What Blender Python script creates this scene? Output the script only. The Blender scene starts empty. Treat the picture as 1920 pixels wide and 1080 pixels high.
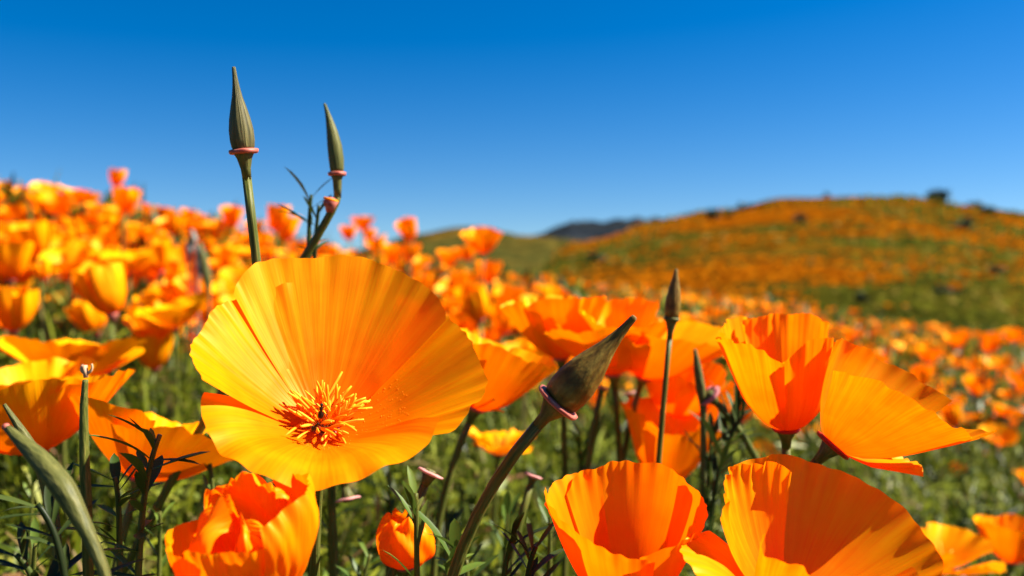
import bpy, math, random
import numpy as np
from mathutils import Vector, Matrix

random.seed(7)
rng = np.random.default_rng(7)
scene = bpy.context.scene
R = math.radians

# ------------------------------------------------------------------ camera
CAM_H = 0.28
LENS, SENSOR = 31.18, 36.0
FPX = 1920 * LENS / SENSOR                      # focal length in photo pixels
HORIZON = 470.0
PITCH = math.atan((540 - HORIZON) / FPX)
cam_d = bpy.data.cameras.new('camera')
cam_d.lens, cam_d.sensor_width = LENS, SENSOR
cam_d.clip_start, cam_d.clip_end = 0.01, 20000
cam_d.dof.use_dof = True
cam_d.dof.focus_distance = 0.192
cam_d.dof.aperture_fstop = 13.0
cam_d.dof.aperture_blades = 7
cam = bpy.data.objects.new('camera', cam_d)
scene.collection.objects.link(cam)
cam.location = (0, 0, CAM_H)
cam.rotation_euler = (R(90) - PITCH, 0, 0)
scene.camera = cam

# ------------------------------------------------------------------ light
SUN_AZ, SUN_EL = 3.0, 45.0                     # azimuth from +X towards +Y
world = bpy.data.worlds.new('World')
scene.world = world
world.use_nodes = True
wn, wl = world.node_tree.nodes, world.node_tree.links
wn.clear()
sky = wn.new('ShaderNodeTexSky')
sky.sky_type = 'NISHITA'
sky.sun_disc = False
sky.sun_elevation = R(SUN_EL)
sky.sun_rotation = R(90 - SUN_AZ)
sky.altitude = 500
sky.air_density, sky.dust_density, sky.ozone_density = 1.0, 0.5, 2.0
gam = wn.new('ShaderNodeGamma'); gam.inputs['Gamma'].default_value = 1.1
hsv = wn.new('ShaderNodeHueSaturation'); hsv.inputs['Saturation'].default_value = 1.5; hsv.inputs['Value'].default_value = 0.695; hsv.inputs['Hue'].default_value = 0.507
bg = wn.new('ShaderNodeBackground'); bg.inputs['Strength'].default_value = 0.05
wo = wn.new('ShaderNodeOutputWorld')
wtc = wn.new('ShaderNodeTexCoord')
lift = wn.new('ShaderNodeVectorMath'); lift.operation = 'ADD'; lift.inputs[1].default_value = (0, 0, .08)   # clear, high-desert horizon
nrm = wn.new('ShaderNodeVectorMath'); nrm.operation = 'NORMALIZE'
wl.new(wtc.outputs['Generated'], lift.inputs[0]); wl.new(lift.outputs[0], nrm.inputs[0]); wl.new(nrm.outputs[0], sky.inputs[0])
wl.new(sky.outputs[0], gam.inputs[0]); wl.new(gam.outputs[0], hsv.inputs['Color'])
wl.new(hsv.outputs[0], bg.inputs[0]); wl.new(bg.outputs[0], wo.inputs[0])

sd = bpy.data.lights.new('sun', 'SUN')
sd.energy, sd.angle, sd.color = 5.0, R(0.5), (1.0, 0.94, 0.84)
sun = bpy.data.objects.new('sun', sd)
scene.collection.objects.link(sun)
sv = Vector((math.cos(R(SUN_AZ)) * math.cos(R(SUN_EL)), math.sin(R(SUN_AZ)) * math.cos(R(SUN_EL)), math.sin(R(SUN_EL))))
sun.rotation_euler = sv.to_track_quat('Z', 'Y').to_euler()
sun.location = sv * 5

vs = scene.view_settings
vs.view_transform, vs.look, vs.exposure, vs.gamma = 'Standard', 'None', 1.75, 1.0
vs.use_curve_mapping = False
scene.cycles.use_denoising = True
scene.cycles.max_bounces = 14
scene.cycles.diffuse_bounces = 10
scene.cycles.transmission_bounces = 10
scene.cycles.sample_clamp_indirect = 6

# ------------------------------------------------------------------ helpers
def pix(x, y, d):
    """a point at depth d along the view axis, seen at photo pixel (x, y)"""
    v = Vector(((x - 960) / FPX * d, -(y - 540) / FPX * d, -d))
    return cam.rotation_euler.to_matrix() @ v + cam.location

def smooth(t):
    t = np.clip(t, 0, 1)
    return t * t * (3 - 2 * t)

def ground(x, y):
    x = np.asarray(x, float); y = np.asarray(y, float)
    xx = 2.6 * np.tanh(x / 2.6)
    z = -0.2 * xx + 0.03 * np.minimum(y, 4)
    y0 = 1.55 + 2.2 * smooth((x + 0.5) / 2.0)
    d = np.maximum(0, y - y0)
    z = z - np.where(d < 2, 0.09 * d * d, 0.36 + 0.36 * (d - 2))
    z = z + 0.012 * np.sin(3.1 * x + 1) * np.sin(2.7 * y) + 0.006 * np.sin(9 * x) * np.sin(8 * y + 1)
    return np.maximum(z, -1.5 + 0.02 * np.sin(x * .7) * np.sin(y * .6))

def setp(o, label=None, cat=None, group=None, kind=None):
    if label: o['label'] = label
    if cat: o['category'] = cat
    if group: o['group'] = group
    if kind: o['kind'] = kind
    return o

def link(o, parent=None):
    scene.collection.objects.link(o)
    if parent is not None: o.parent = parent
    return o

def empty(name, loc, **k):
    o = bpy.data.objects.new(name, None)
    o.empty_display_size = 0.01
    o.location = loc
    link(o)
    return setp(o, **k)

def mesh_np(name, V, F, mats, uv=None, mi=None, smooth_=True):
    """V (n,3); F list/array of faces; uv per vertex"""
    me = bpy.data.meshes.new(name)
    if isinstance(F, np.ndarray):
        n, k = F.shape
        me.vertices.add(len(V)); me.vertices.foreach_set('co', np.ascontiguousarray(V, dtype=np.float32).ravel())
        me.loops.add(n * k); me.loops.foreach_set('vertex_index', F.astype(np.int32).ravel())
        me.polygons.add(n); me.polygons.foreach_set('loop_start', np.arange(0, n * k, k, dtype=np.int32))
        me.update(calc_edges=True)
    else:
        me.from_pydata([tuple(map(float, v)) for v in V], [], F)
    if uv is not None:
        l = me.uv_layers.new(name='UVMap')
        idx = np.empty(len(me.loops), np.int32); me.loops.foreach_get('vertex_index', idx)
        l.data.foreach_set('uv', np.asarray(uv, np.float32)[idx].ravel())
    for m in (mats if isinstance(mats, (list, tuple)) else [mats]):
        me.materials.append(m)
    if mi is not None: me.polygons.foreach_set('material_index', np.asarray(mi, np.int32))
    me.polygons.foreach_set('use_smooth', np.full(len(me.polygons), smooth_))
    me.validate(); me.update()
    return me

def obj(name, me, parent=None, loc=(0, 0, 0)):
    o = bpy.data.objects.new(name, me)
    o.location = loc
    return link(o, parent)

def grid_faces(nu, nv, wrap=False):
    """rows v (nv+1), columns u (nu+1, or nu when wrapped)"""
    c = nu if wrap else nu + 1
    i, j = np.meshgrid(np.arange(nu), np.arange(nv))
    i, j = i.ravel(), j.ravel()
    i2 = (i + 1) % c if wrap else i + 1
    return np.stack([j * c + i, j * c + i2, (j + 1) * c + i2, (j + 1) * c + i], 1)

def sines(x, k, seed, n=4):
    r = np.random.default_rng(seed)
    s = 0
    for _ in range(n):
        s = s + np.sin(x * k * r.uniform(.55, 1.5) + r.uniform(0, 6.28))
    return s / n ** .5

def frame(n, twist=0.0):
    """columns: e1 (about camera right), e2 (away), n"""
    n = Vector(n).normalized()
    e1 = Vector((1, 0, 0)); e1 = (e1 - n * e1.dot(n)).normalized()
    e2 = n.cross(e1)
    M = Matrix((e1, e2, n)).transposed()
    return M @ Matrix.Rotation(R(twist), 3, 'Z')

def bez(P0, P1, P2, P3, n):
    t = np.linspace(0, 1, n + 1)[:, None]
    P0, P1, P2, P3 = [np.array(p, float) for p in (P0, P1, P2, P3)]
    return (1 - t) ** 3 * P0 + 3 * (1 - t) ** 2 * t * P1 + 3 * (1 - t) * t * t * P2 + t ** 3 * P3

def tube(path, rad, seg=10, ribs=0, ribamp=0.0, flat=1.0, caps=True):
    path = np.asarray(path, float); n = len(path)
    rad = np.broadcast_to(np.asarray(rad, float), (n,))
    T = np.gradient(path, axis=0); T /= np.linalg.norm(T, axis=1)[:, None] + 1e-12
    a = np.array([1., 0, 0]) if abs(T[0][0]) < .8 else np.array([0, 1., 0])
    V = []; th = np.arange(seg) / seg * 2 * np.pi
    for k in range(n):
        a = a - T[k] * (a @ T[k]); a /= np.linalg.norm(a)
        b = np.cross(T[k], a)
        rr = rad[k] * (1 + ribamp * np.cos(ribs * th))
        V.append(path[k] + (np.cos(th) * rr)[:, None] * a + (np.sin(th) * rr * flat)[:, None] * b)
    V = np.concatenate(V)
    F = [tuple(f) for f in grid_faces(seg, n - 1, True)]
    uv = np.stack([np.tile(th / 6.2832, n), np.repeat(np.linspace(0, 1, n), seg)], 1)
    if caps:
        F.append(tuple(range(seg))[::-1]); F.append(tuple(range((n - 1) * seg, n * seg)))
    return V, F, uv

# ------------------------------------------------------------------ materials
def new_mat(name):
    m = bpy.data.materials.new(name); m.use_nodes = True
    m.node_tree.nodes.clear()
    return m, m.node_tree.nodes, m.node_tree.links

def ramp(n, stops):
    r = n.new('ShaderNodeValToRGB')
    e = r.color_ramp.elements
    while len(e) > 1: e.remove(e[-1])
    e[0].position, e[0].color = stops[0][0], (*stops[0][1], 1)
    for p, c in stops[1:]:
        x = e.new(p); x.color = (*c, 1)
    return r

def petal_mat(name, base, tip, trans, streak=.35, bump=.35, mixf=.5):
    m, n, l = new_mat(name)
    tc = n.new('ShaderNodeTexCoord')
    mp = n.new('ShaderNodeMapping'); mp.inputs['Scale'].default_value = (30, 0.9, 1)
    l.new(tc.outputs['UV'], mp.inputs[0])
    inf = n.new('ShaderNodeObjectInfo')
    ad = n.new('ShaderNodeVectorMath'); ad.operation = 'ADD'
    l.new(mp.outputs[0], ad.inputs[0])
    sc = n.new('ShaderNodeMath'); sc.operation = 'MULTIPLY'; sc.inputs[1].default_value = 37
    l.new(inf.outputs['Random'], sc.inputs[0]); l.new(sc.outputs[0], ad.inputs[1])
    n1 = n.new('ShaderNodeTexNoise'); n1.inputs['Scale'].default_value = 1.0; n1.inputs['Detail'].default_value = 4
    l.new(ad.outputs[0], n1.inputs['Vector'])
    sep = n.new('ShaderNodeSeparateXYZ'); l.new(tc.outputs['UV'], sep.inputs[0])
    cr = ramp(n, [(0.0, base), (0.38, tuple(b * .45 + t * .55 for b, t in zip(base, tip))), (0.8, tip), (1, tip)])
    l.new(sep.outputs[1], cr.inputs[0])
    st = n.new('ShaderNodeMix'); st.data_type = 'RGBA'; st.blend_type = 'MULTIPLY'
    rr = ramp(n, [(0.3, (1.0, .60, .3)), (0.55, (1, 1, 1)), (0.8, (1, 1.18, 1.4))])
    l.new(n1.outputs[0], rr.inputs[0])
    st.inputs[0].default_value = streak
    l.new(cr.outputs[0], st.inputs[6]); l.new(rr.outputs[0], st.inputs[7])
    n2 = n.new('ShaderNodeTexNoise'); n2.inputs['Scale'].default_value = 3.2; n2.inputs['Detail'].default_value = 2
    l.new(ad.outputs[0], n2.inputs['Vector'])
    vr = ramp(n, [(.36, (1, .80, .6)), (.5, (1, 1, 1)), (.66, (1, 1.12, 1.2))]); l.new(n2.outputs[0], vr.inputs[0])
    st2 = n.new('ShaderNodeMix'); st2.data_type = 'RGBA'; st2.blend_type = 'MULTIPLY'; st2.inputs[0].default_value = min(1, streak * 2.2)
    l.new(st.outputs[2], st2.inputs[6]); l.new(vr.outputs[0], st2.inputs[7])
    # blotches: broad uneven pigment
    n3 = n.new('ShaderNodeTexNoise'); n3.inputs['Scale'].default_value = 3.5; n3.inputs['Detail'].default_value = 3
    ad3 = n.new('ShaderNodeVectorMath'); ad3.operation = 'ADD'; l.new(tc.outputs['UV'], ad3.inputs[0]); l.new(sc.outputs[0], ad3.inputs[1]); l.new(ad3.outputs[0], n3.inputs['Vector'])
    br = ramp(n, [(.35, (1, .78, .6)), (.5, (1, 1, 1)), (.65, (1, 1.14, 1.2))]); l.new(n3.outputs[0], br.inputs[0])
    st3 = n.new('ShaderNodeMix'); st3.data_type = 'RGBA'; st3.blend_type = 'MULTIPLY'; st3.inputs[0].default_value = .6
    l.new(st2.outputs[2], st3.inputs[6]); l.new(br.outputs[0], st3.inputs[7])
    st = st3
    hm = n.new('ShaderNodeMath'); hm.operation = 'MULTIPLY_ADD'; hm.inputs[1].default_value = .3
    l.new(n2.outputs[0], hm.inputs[0]); l.new(n1.outputs[0], hm.inputs[2])
    bp = n.new('ShaderNodeBump'); bp.inputs['Strength'].default_value = bump; bp.inputs['Distance'].default_value = .0012
    l.new(hm.outputs[0], bp.inputs['Height'])
    d = n.new('ShaderNodeBsdfDiffuse'); t = n.new('ShaderNodeBsdfTranslucent')
    l.new(st.outputs[2], d.inputs[0])
    tm = n.new('ShaderNodeMix'); tm.data_type = 'RGBA'; tm.blend_type = 'MULTIPLY'; tm.inputs[0].default_value = 1
    l.new(st.outputs[2], tm.inputs[6]); tm.inputs[7].default_value = (*trans, 1)
    l.new(tm.outputs[2], t.inputs[0])
    l.new(bp.outputs[0], d.inputs['Normal']); l.new(bp.outputs[0], t.inputs['Normal'])
    mx = n.new('ShaderNodeMixShader'); mx.inputs[0].default_value = mixf
    l.new(d.outputs[0], mx.inputs[1]); l.new(t.outputs[0], mx.inputs[2])
    g = n.new('ShaderNodeBsdfGlossy'); g.inputs['Roughness'].default_value = .42; g.inputs[0].default_value = (1, .7, .2, 1)
    l.new(bp.outputs[0], g.inputs['Normal'])
    m2 = n.new('ShaderNodeMixShader'); m2.inputs[0].default_value = .02
    l.new(mx.outputs[0], m2.inputs[1]); l.new(g.outputs[0], m2.inputs[2])
    o = n.new('ShaderNodeOutputMaterial'); l.new(m2.outputs[0], o.inputs[0])
    return m

M_PETAL = petal_mat('petal', (.92, .085, .0005), (.97, .315, .001), (1.0, .66, .5), streak=.28, bump=.11)
M_PETAL_S = petal_mat('petal_smooth', (.92, .085, .0005), (.97, .28, .001), (1.0, .64, .5), streak=.15, bump=.05, mixf=.56)
M_PETAL_F = petal_mat('petal_field', (.88, .115, .0005), (.93, .35, .001), (1.0, .62, .5), streak=.3, bump=.2, mixf=.28)

def leafy(name, stops, rough=.5, trans=.25, source='island', scale=(1, 1, 1), bump=0, spec=.15):
    m, n, l = new_mat(name)
    if source == 'island':
        g = n.new('ShaderNodeNewGeometry'); fac = g.outputs['Random Per Island']
    elif source == 'object':
        g = n.new('ShaderNodeObjectInfo'); fac = g.outputs['Random']
    else:
        tc = n.new('ShaderNodeTexCoord'); mp = n.new('ShaderNodeMapping'); mp.inputs['Scale'].default_value = scale
        l.new(tc.outputs['UV'], mp.inputs[0])
        g = n.new('ShaderNodeTexNoise'); g.inputs['Scale'].default_value = 1; g.inputs['Detail'].default_value = 5
        l.new(mp.outputs[0], g.inputs['Vector']); fac = g.outputs[0]
    cr = ramp(n, stops); l.new(fac, cr.inputs[0])
    p = n.new('ShaderNodeBsdfPrincipled'); p.inputs['Roughness'].default_value = rough
    p.inputs['Specular IOR Level'].default_value = spec
    l.new(cr.outputs[0], p.inputs['Base Color'])
    if bump:
        bp = n.new('ShaderNodeBump'); bp.inputs['Strength'].default_value = bump; bp.inputs['Distance'].default_value = .0006
        l.new(fac, bp.inputs['Height']); l.new(bp.outputs[0], p.inputs['Normal'])
    o = n.new('ShaderNodeOutputMaterial')
    if trans:
        t = n.new('ShaderNodeBsdfTranslucent'); l.new(cr.outputs[0], t.inputs[0])
        mx = n.new('ShaderNodeMixShader'); mx.inputs[0].default_value = trans
        l.new(p.outputs[0], mx.inputs[1]); l.new(t.outputs[0], mx.inputs[2]); l.new(mx.outputs[0], o.inputs[0])
    else:
        l.new(p.outputs[0], o.inputs[0])
    return m

M_STEM = leafy('stem', [(.3, (.035, .048, .007)), (.5, (.08, .09, .014)), (.7, (.15, .14, .03))], .45, 0, 'uv', (14, 3, 1), .5)
M_BUD = leafy('bud_cap', [(.28, (.035, .034, .012)), (.5, (.10, .085, .03)), (.72, (.19, .165, .055))], .5, 0, 'uv', (22, 2.4, 1), .6)
M_BUD_D = leafy('bud_cap_brown', [(.3, (.075, .038, .006)), (.5, (.145, .078, .011)), (.66, (.21, .13, .02)), (.8, (.38, .26, .06))], .5, 0, 'uv', (16, 9, 1), .6)
M_RIM = leafy('calyx_rim', [(.3, (.3, .05, .035)), (.55, (.46, .13, .09)), (.8, (.55, .25, .17))], .45, .15, 'uv', (6, 3, 1))
M_PINK = leafy('pink_husk', [(.3, (.5, .16, .16)), (.7, (.65, .3, .26))], .5, .3, 'object')
M_RED = leafy('red_rim', [(.3, (.25, .012, .008)), (.7, (.45, .03, .012))], .45, .1, 'uv', (6, 3, 1))
M_STAM = leafy('stamen', [(.3, (.92, .30, .004)), (.6, (.94, .42, .01)), (.8, (.94, .5, .03))], .6, .3, 'object')
M_GREEN = leafy('foliage', [(0, (.01, .018, .003)), (.3, (.04, .058, .004)), (.6, (.11, .135, .007)), (.85, (.23, .25, .016)), (.95, (.16, .14, .04)), (1, (.14, .06, .025))], .45, .3)
M_LEAF = leafy('leaflet', [(0, (.03, .055, .008)), (.5, (.065, .11, .014)), (1, (.12, .17, .025))], .42, .25, 'object')
M_LEAF_D = leafy('leaflet_dark', [(0, (.014, .022, .006)), (.6, (.03, .046, .008)), (1, (.055, .075, .014))], .4, .15, 'object')
M_POD = leafy('pod_green', [(.3, (.045, .05, .012)), (.5, (.085, .085, .02)), (.75, (.14, .13, .035))], .5, 0, 'uv', (12, 3, 1), .6)
M_DRY = leafy('dry_tip', [(.3, (.3, .14, .06)), (.7, (.6, .42, .26))], .6, .1, 'uv', (6, 6, 1))
M_PALE = leafy('pale_husk', [(.3, (.2, .18, .15)), (.7, (.36, .33, .28))], .6, .2, 'uv', (6, 6, 1))
M_INSECT = leafy('insect_shell', [(.3, (.012, .006, .004)), (.7, (.03, .014, .008))], .3, 0, 'uv', (4, 4, 1))
M_SHRUB = leafy('shrub_leaves', [(0, (.012, .02, .009)), (.6, (.03, .045, .014)), (1, (.055, .07, .02))], .6, .1)
M_BARK = leafy('bark', [(.3, (.05, .035, .02)), (.7, (.11, .08, .05))], .8, 0, 'uv', (6, 2, 1))

def terrain_mat(name, cols, s1, s2, stretch=(1, 1, 1), bump=0.0, th=(.42, .5, .58)):
    """cols: low, mid, high-lying patch colours mixed by two world-space noises"""
    m, n, l = new_mat(name)
    tc = n.new('ShaderNodeTexCoord'); mp = n.new('ShaderNodeMapping'); mp.inputs['Scale'].default_value = stretch
    l.new(tc.outputs['Object'], mp.inputs[0])
    a = n.new('ShaderNodeTexNoise'); a.inputs['Scale'].default_value = s1; a.inputs['Detail'].default_value = 6; a.inputs['Roughness'].default_value = .62
    b = n.new('ShaderNodeTexNoise'); b.inputs['Scale'].default_value = s2; b.inputs['Detail'].default_value = 5; b.inputs['Roughness'].default_value = .7
    l.new(mp.outputs[0], a.inputs['Vector']); l.new(mp.outputs[0], b.inputs['Vector'])
    ca = ramp(n, [(th[0], cols[0]), (th[1], cols[1]), (th[2], cols[2])]); l.new(a.outputs[0], ca.inputs[0])
    cb = ramp(n, [(.38, (.22, .25, .2)), (.52, (.95, .95, .9)), (.66, (1.45, 1.3, 1.0))]); l.new(b.outputs[0], cb.inputs[0])
    mx = n.new('ShaderNodeMix'); mx.data_type = 'RGBA'; mx.blend_type = 'MULTIPLY'; mx.inputs[0].default_value = .8
    l.new(ca.outputs[0], mx.inputs[6]); l.new(cb.outputs[0], mx.inputs[7])
    p = n.new('ShaderNodeBsdfPrincipled'); p.inputs['Roughness'].default_value = .9; p.inputs['Specular IOR Level'].default_value = 0
    l.new(mx.outputs[2], p.inputs['Base Color'])
    if bump:
        bp = n.new('ShaderNodeBump'); bp.inputs['Strength'].default_value = .7; bp.inputs['Distance'].default_value = bump
        l.new(b.outputs[0], bp.inputs['Height']); l.new(bp.outputs[0], p.inputs['Normal'])
    o = n.new('ShaderNodeOutputMaterial'); l.new(p.outputs[0], o.inputs[0])
    return m

M_SOIL = terrain_mat('soil', [(.03, .035, .012), (.055, .06, .018), (.09, .075, .035)], 9, 60, bump=.004)
M_HILL = terrain_mat('hill_bloom', [(.030, .028, .003), (.052, .038, .004), (.11, .042, .002)], .12, 1.1, (1, .6, 1), .25, (.40, .50, .62))
M_HILL2 = terrain_mat('hill_olive', [(.034, .034, .008), (.06, .048, .01), (.13, .06, .008)], .09, .6, (1, .6, 1), .12, (.42, .55, .66))
M_MTN = terrain_mat('chaparral_haze_tint', [(.010, .014, .022), (.016, .021, .028), (.024, .028, .032)], .004, .02, (1, 1, 1), 8)  # dark scrub with the blue of distant haze put into its colour

# ------------------------------------------------------------------ ground sheet
rad = np.concatenate([[0.0], np.geomspace(.08, 9000, 150)])
NA = 180
th = np.arange(NA) / NA * 2 * np.pi
X = rad[:, None] * np.cos(th); Y = rad[:, None] * np.sin(th)
V = np.stack([X, Y, ground(X, Y)], -1).reshape(-1, 3)
o = obj('ground', mesh_np('ground', V, grid_faces(NA, len(rad) - 1, True), M_SOIL))
setp(o, kind='structure')

# ------------------------------------------------------------------ hills
def hill_z(s, y, px, py, yc, y0, zb, p):
    C = np.interp(960 + s * FPX, px, py)
    zc = CAM_H + (HORIZON - C) / FPX * yc
    t = (y - y0) / (yc - y0)
    up = zb + (zc - zb) * np.clip(t, 0, 1) ** p
    down = zc - (zc - zb) * .55 * np.clip(t - 1, 0, 9) ** 1.5
    z = np.where(t <= 1, up, down)
    x = s * y
    b = np.sin(x * .31 + .17 * y) * np.sin(.23 * y - .11 * x + 1) + .5 * np.sin(.77 * x + .4 * y) * np.sin(.63 * y)
    return z + b * .0028 * y * np.clip(t * 3, 0, 1)

def hill(name, mat, prof, yc, y0, zb, p, s0, s1, ns=200, ny=120, ymax=1.5):
    px, py = zip(*prof)
    s = np.linspace(s0, s1, ns + 1); y = np.linspace(y0, yc * ymax, ny + 1)
    S, Yg = np.meshgrid(s, y)
    Z = hill_z(S, Yg, px, py, yc, y0, zb, p)
    V = np.stack([S * Yg, Yg, Z], -1).reshape(-1, 3)
    return setp(obj(name, mesh_np(name, V, grid_faces(ns, ny), mat)), kind='structure')

BIG = ([900, 1020, 1080, 1130, 1180, 1240, 1300, 1350, 1450, 1550, 1640, 1700, 1760, 1850, 1920, 2100, 2500],
       [520, 478, 458, 446, 432, 415, 401, 391, 376, 369, 371, 375, 379, 389, 403, 425, 470])
SMALL = ([300, 600, 700, 750, 800, 860, 920, 980, 1040, 1100, 1200, 1400],
         [520, 490, 466, 449, 436, 428, 432, 441, 449, 456, 462, 470])
MTN = ([800, 960, 1015, 1035, 1065, 1090, 1130, 1165, 1200, 1240, 1300, 1500, 1900],
       [470, 455, 440, 430, 419, 417, 418, 412, 410, 412, 418, 440, 470])
BIGP = (110., 13., -1.6, 1.12)
hill('hill', M_HILL, list(zip(*BIG)), *BIGP, -.12, .95)
hill('hill_beyond', M_HILL2, list(zip(*SMALL)), 150., 40., -1.6, 1.2, -.42, .3)
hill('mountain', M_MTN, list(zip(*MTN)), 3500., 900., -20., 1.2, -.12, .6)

def on_big(s, y): return hill_z(s, y, BIG[0], BIG[1], *BIGP)

# orange drifts of far poppies over the hill: uncountable, real little clumps
N = 90000
s = rng.uniform(-.1, .72, N); y = 13.5 + 95 * rng.random(N) ** 1.5
x = s * y
dens = sines(x * .9 + 2 * y * .2, .16, 3) * .9 + sines(y * 1.0 - .25 * x, .25, 5) * 1.0 - .3 * smooth((s - .38) / .15) * smooth((34 - y) / 12) + sines(x + y, .9, 6) * .6 + sines(x * 1.3 - y, 2.1, 7) * .5
frac = (y - 13) / 97
keep = dens + rng.normal(0, .35, N) > (.12 + 1.3 * np.clip(frac - .35, 0, 1) + 1.2 * np.clip(.12 - s, 0, 1))
s, y = s[keep], y[keep]; x = s * y
z = on_big(s, y)
n = len(x)
w = (.04 + .0016 * y) * rng.uniform(.5, 1.5, n); h = w * rng.uniform(.5, 1.0, n)
a0 = rng.uniform(0, 6.28, n)
ring = np.stack([np.stack([x + w * np.cos(a0 + k * 1.5708), y + w * np.sin(a0 + k * 1.5708), z + h * rng.uniform(.6, 1.2, n)], -1) for k in range(4)], 1)
apex = np.stack([x, y, z - .05], -1)[:, None]
V = np.concatenate([ring, apex], 1).reshape(-1, 3)
b = np.arange(n)[:, None] * 5
F = np.concatenate([b + np.array([[k, (k + 1) % 4, 4]]) for k in range(4)])
M_DRIFT = leafy('poppy_drift', [(0, (.22, .055, .002)), (.5, (.42, .12, .003)), (1, (.68, .23, .005))], .8, .25, spec=0)
setp(obj('poppy_drifts', mesh_np('poppy_drifts', V, F, M_DRIFT)), 'orange drifts of far poppies carpeting the hill', 'poppies', kind='stuff')

# dark green scrub clumps between the drifts
N = 22000
s = rng.uniform(-.1, .72, N); y = 13.5 + 96 * rng.random(N) ** 1.3; x = s * y
keep = sines(x * .8 - y * .3, .3, 13) * .8 + sines(y + .2 * x, .5, 15) * .7 + rng.normal(0, .4, N) > .25
s, y = s[keep], y[keep]; x = s * y; z = on_big(s, y); n = len(x)
w = (.06 + .0026 * y) * rng.uniform(.4, 1.5, n); a0 = rng.uniform(0, 6.28, n)
ring = np.stack([np.stack([x + w * np.cos(a0 + k * 1.5708), y + w * np.sin(a0 + k * 1.5708), z - .03 + 0 * w], -1) for k in range(4)], 1)
apex = np.stack([x, y, z + w * rng.uniform(.5, 1.1, n)], -1)[:, None]
V = np.concatenate([ring, apex], 1).reshape(-1, 3); b = np.arange(n)[:, None] * 5
F = np.concatenate([b + np.array([[k, (k + 1) % 4, 4]]) for k in range(4)])
M_SCRUB = leafy('hill_scrub', [(0, (.014, .02, .003)), (.5, (.036, .038, .004)), (.85, (.07, .07, .006)), (1, (.13, .09, .02))], .8, .1, spec=0)
setp(obj('hill_scrub', mesh_np('hill_scrub', V, F, M_SCRUB)), 'dark green scrub and grass clumps between the orange drifts on the hill', 'scrub', kind='stuff')

def shrub(px_, py_or_y, w, label, group, dark=True, nleaf=420):
    s_ = (px_ - 960) / FPX; y_ = py_or_y
    p = (s_ * y_, y_, float(on_big(np.array(s_), np.array(y_))))
    e = empty('shrub', p, label=label, cat='shrub', group=group)
    k = nleaf; w = w * .6
    c = rng.normal(0, 1, (7, 3)) * [w * .24, w * .24, w * .1] + [0, 0, w * .28]
    q = c[rng.integers(0, 7, k)] + rng.normal(0, 1, (k, 3)) * w * .11
    q[:, 2] = np.abs(q[:, 2])
    d1 = rng.normal(0, 1, (k, 3)) * w * .055; d2 = rng.normal(0, 1, (k, 3)) * w * .055
    VV = np.stack([q - d1, q + d2, q + d1, q - d2], 1).reshape(-1, 3)
    obj('crown', mesh_np('crown', VV, np.arange(4 * k).reshape(-1, 4), M_SHRUB, smooth_=False), e)
    v, f, u = tube([(0, 0, -.2), (0.05 * w, 0, .15 * w), (.02 * w, .03 * w, .32 * w)], [w * .06, w * .045, w * .02], 7)
    obj('trunk', mesh_np('trunk', v, f, M_BARK, u), e)

shrub(1758, 109, 4.2, 'largest dark shrub on the crest of the big orange hill', None)
shrub(1832, 109, 2.4, 'smaller dark shrub beside the largest one on the hill crest', None)
shrub(1545, 109, 1.4, 'tiny dark shrub alone on the rounded top of the big hill', None)
for (xx, yy, w) in [(1395, 92, 3.0), (1330, 80, 3.0), (1500, 62, 1.6), (1800, 58, 2.4), (1120, 50, 1.6), (1420, 21, .6), (1780, 24, .8), (1610, 22, .7), (1850, 85, 2.4), (1860, 30, .9)]:
    shrub(xx, yy, w, 'low dark shrub among the orange drifts on the hillside', 'dark shrubs dotted over the hillside', nleaf=260)

# ------------------------------------------------------------------ petals
def petal_arrays(az, W, L, prof, corner=.16, cp=3.0, off=0.0, ruf=.0010, rk=7.0, fine=.00005, fk=38., crumple=0.0, ecurl=0.0,
                 skew=0.0, lskew=0.0, nu=44, nv=26, seed=0, r0=.0020):
    u = np.linspace(-1, 1, nu + 1); v = np.linspace(0, 1, nv + 1)
    U, Vv = np.meshgrid(u, v)
    pv, pa = zip(*prof)
    pv = np.array(pv); pa = np.array(pa, float)
    base = np.interp(v, pv, pa)
    k = np.ones(5) / 5
    base = np.convolve(np.pad(base, 2, mode='edge'), k, 'valid')
    al = np.radians(base[:, None] + (ecurl * U ** 2 + skew * U) * Vv)
    Lu = L * (1 - corner * np.abs(U) ** cp + lskew * U) * (1 + Vv ** 6 * (.012 * sines(U, 9, seed + 1) + .004 * sines(U, 34, seed + 2)))
    ds = 1.0 / nv
    sm = lambda A: np.concatenate([np.zeros((1, nu + 1)), np.cumsum((A[1:] + A[:-1]) / 2, 0)]) * ds
    r = r0 + Lu * sm(np.sin(al)); z = Lu * sm(np.cos(al))
    phi = R(az) + U * R(W)
    dsp = off * np.minimum(1, Vv * 2.5) + ruf * Vv ** 1.6 * sines(U, rk, seed + 3) + .5 * ruf * Vv ** 7 * sines(U, 24, seed + 11, 5) + fine * Vv ** .8 * sines(U + .02 * sines(Vv, 5, seed + 9), fk, seed + 4, 6)
    if crumple:
        dsp = dsp + crumple * Vv * (sines(U * 1.3 + Vv * 2.1, 5, seed + 5) * .6 + sines(Vv * 2 - U, 6, seed + 6) * .5 + .35 * np.abs(sines(U * 2 + Vv, 11, seed + 7)))
    r = r + dsp * np.cos(al); z = z - dsp * np.sin(al)
    P = np.stack([r * np.cos(phi), r * np.sin(phi), z], -1).reshape(-1, 3)
    uv = np.stack([(U + 1) / 2, Vv], -1).reshape(-1, 2)
    return P, grid_faces(nu, nv), uv

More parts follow.
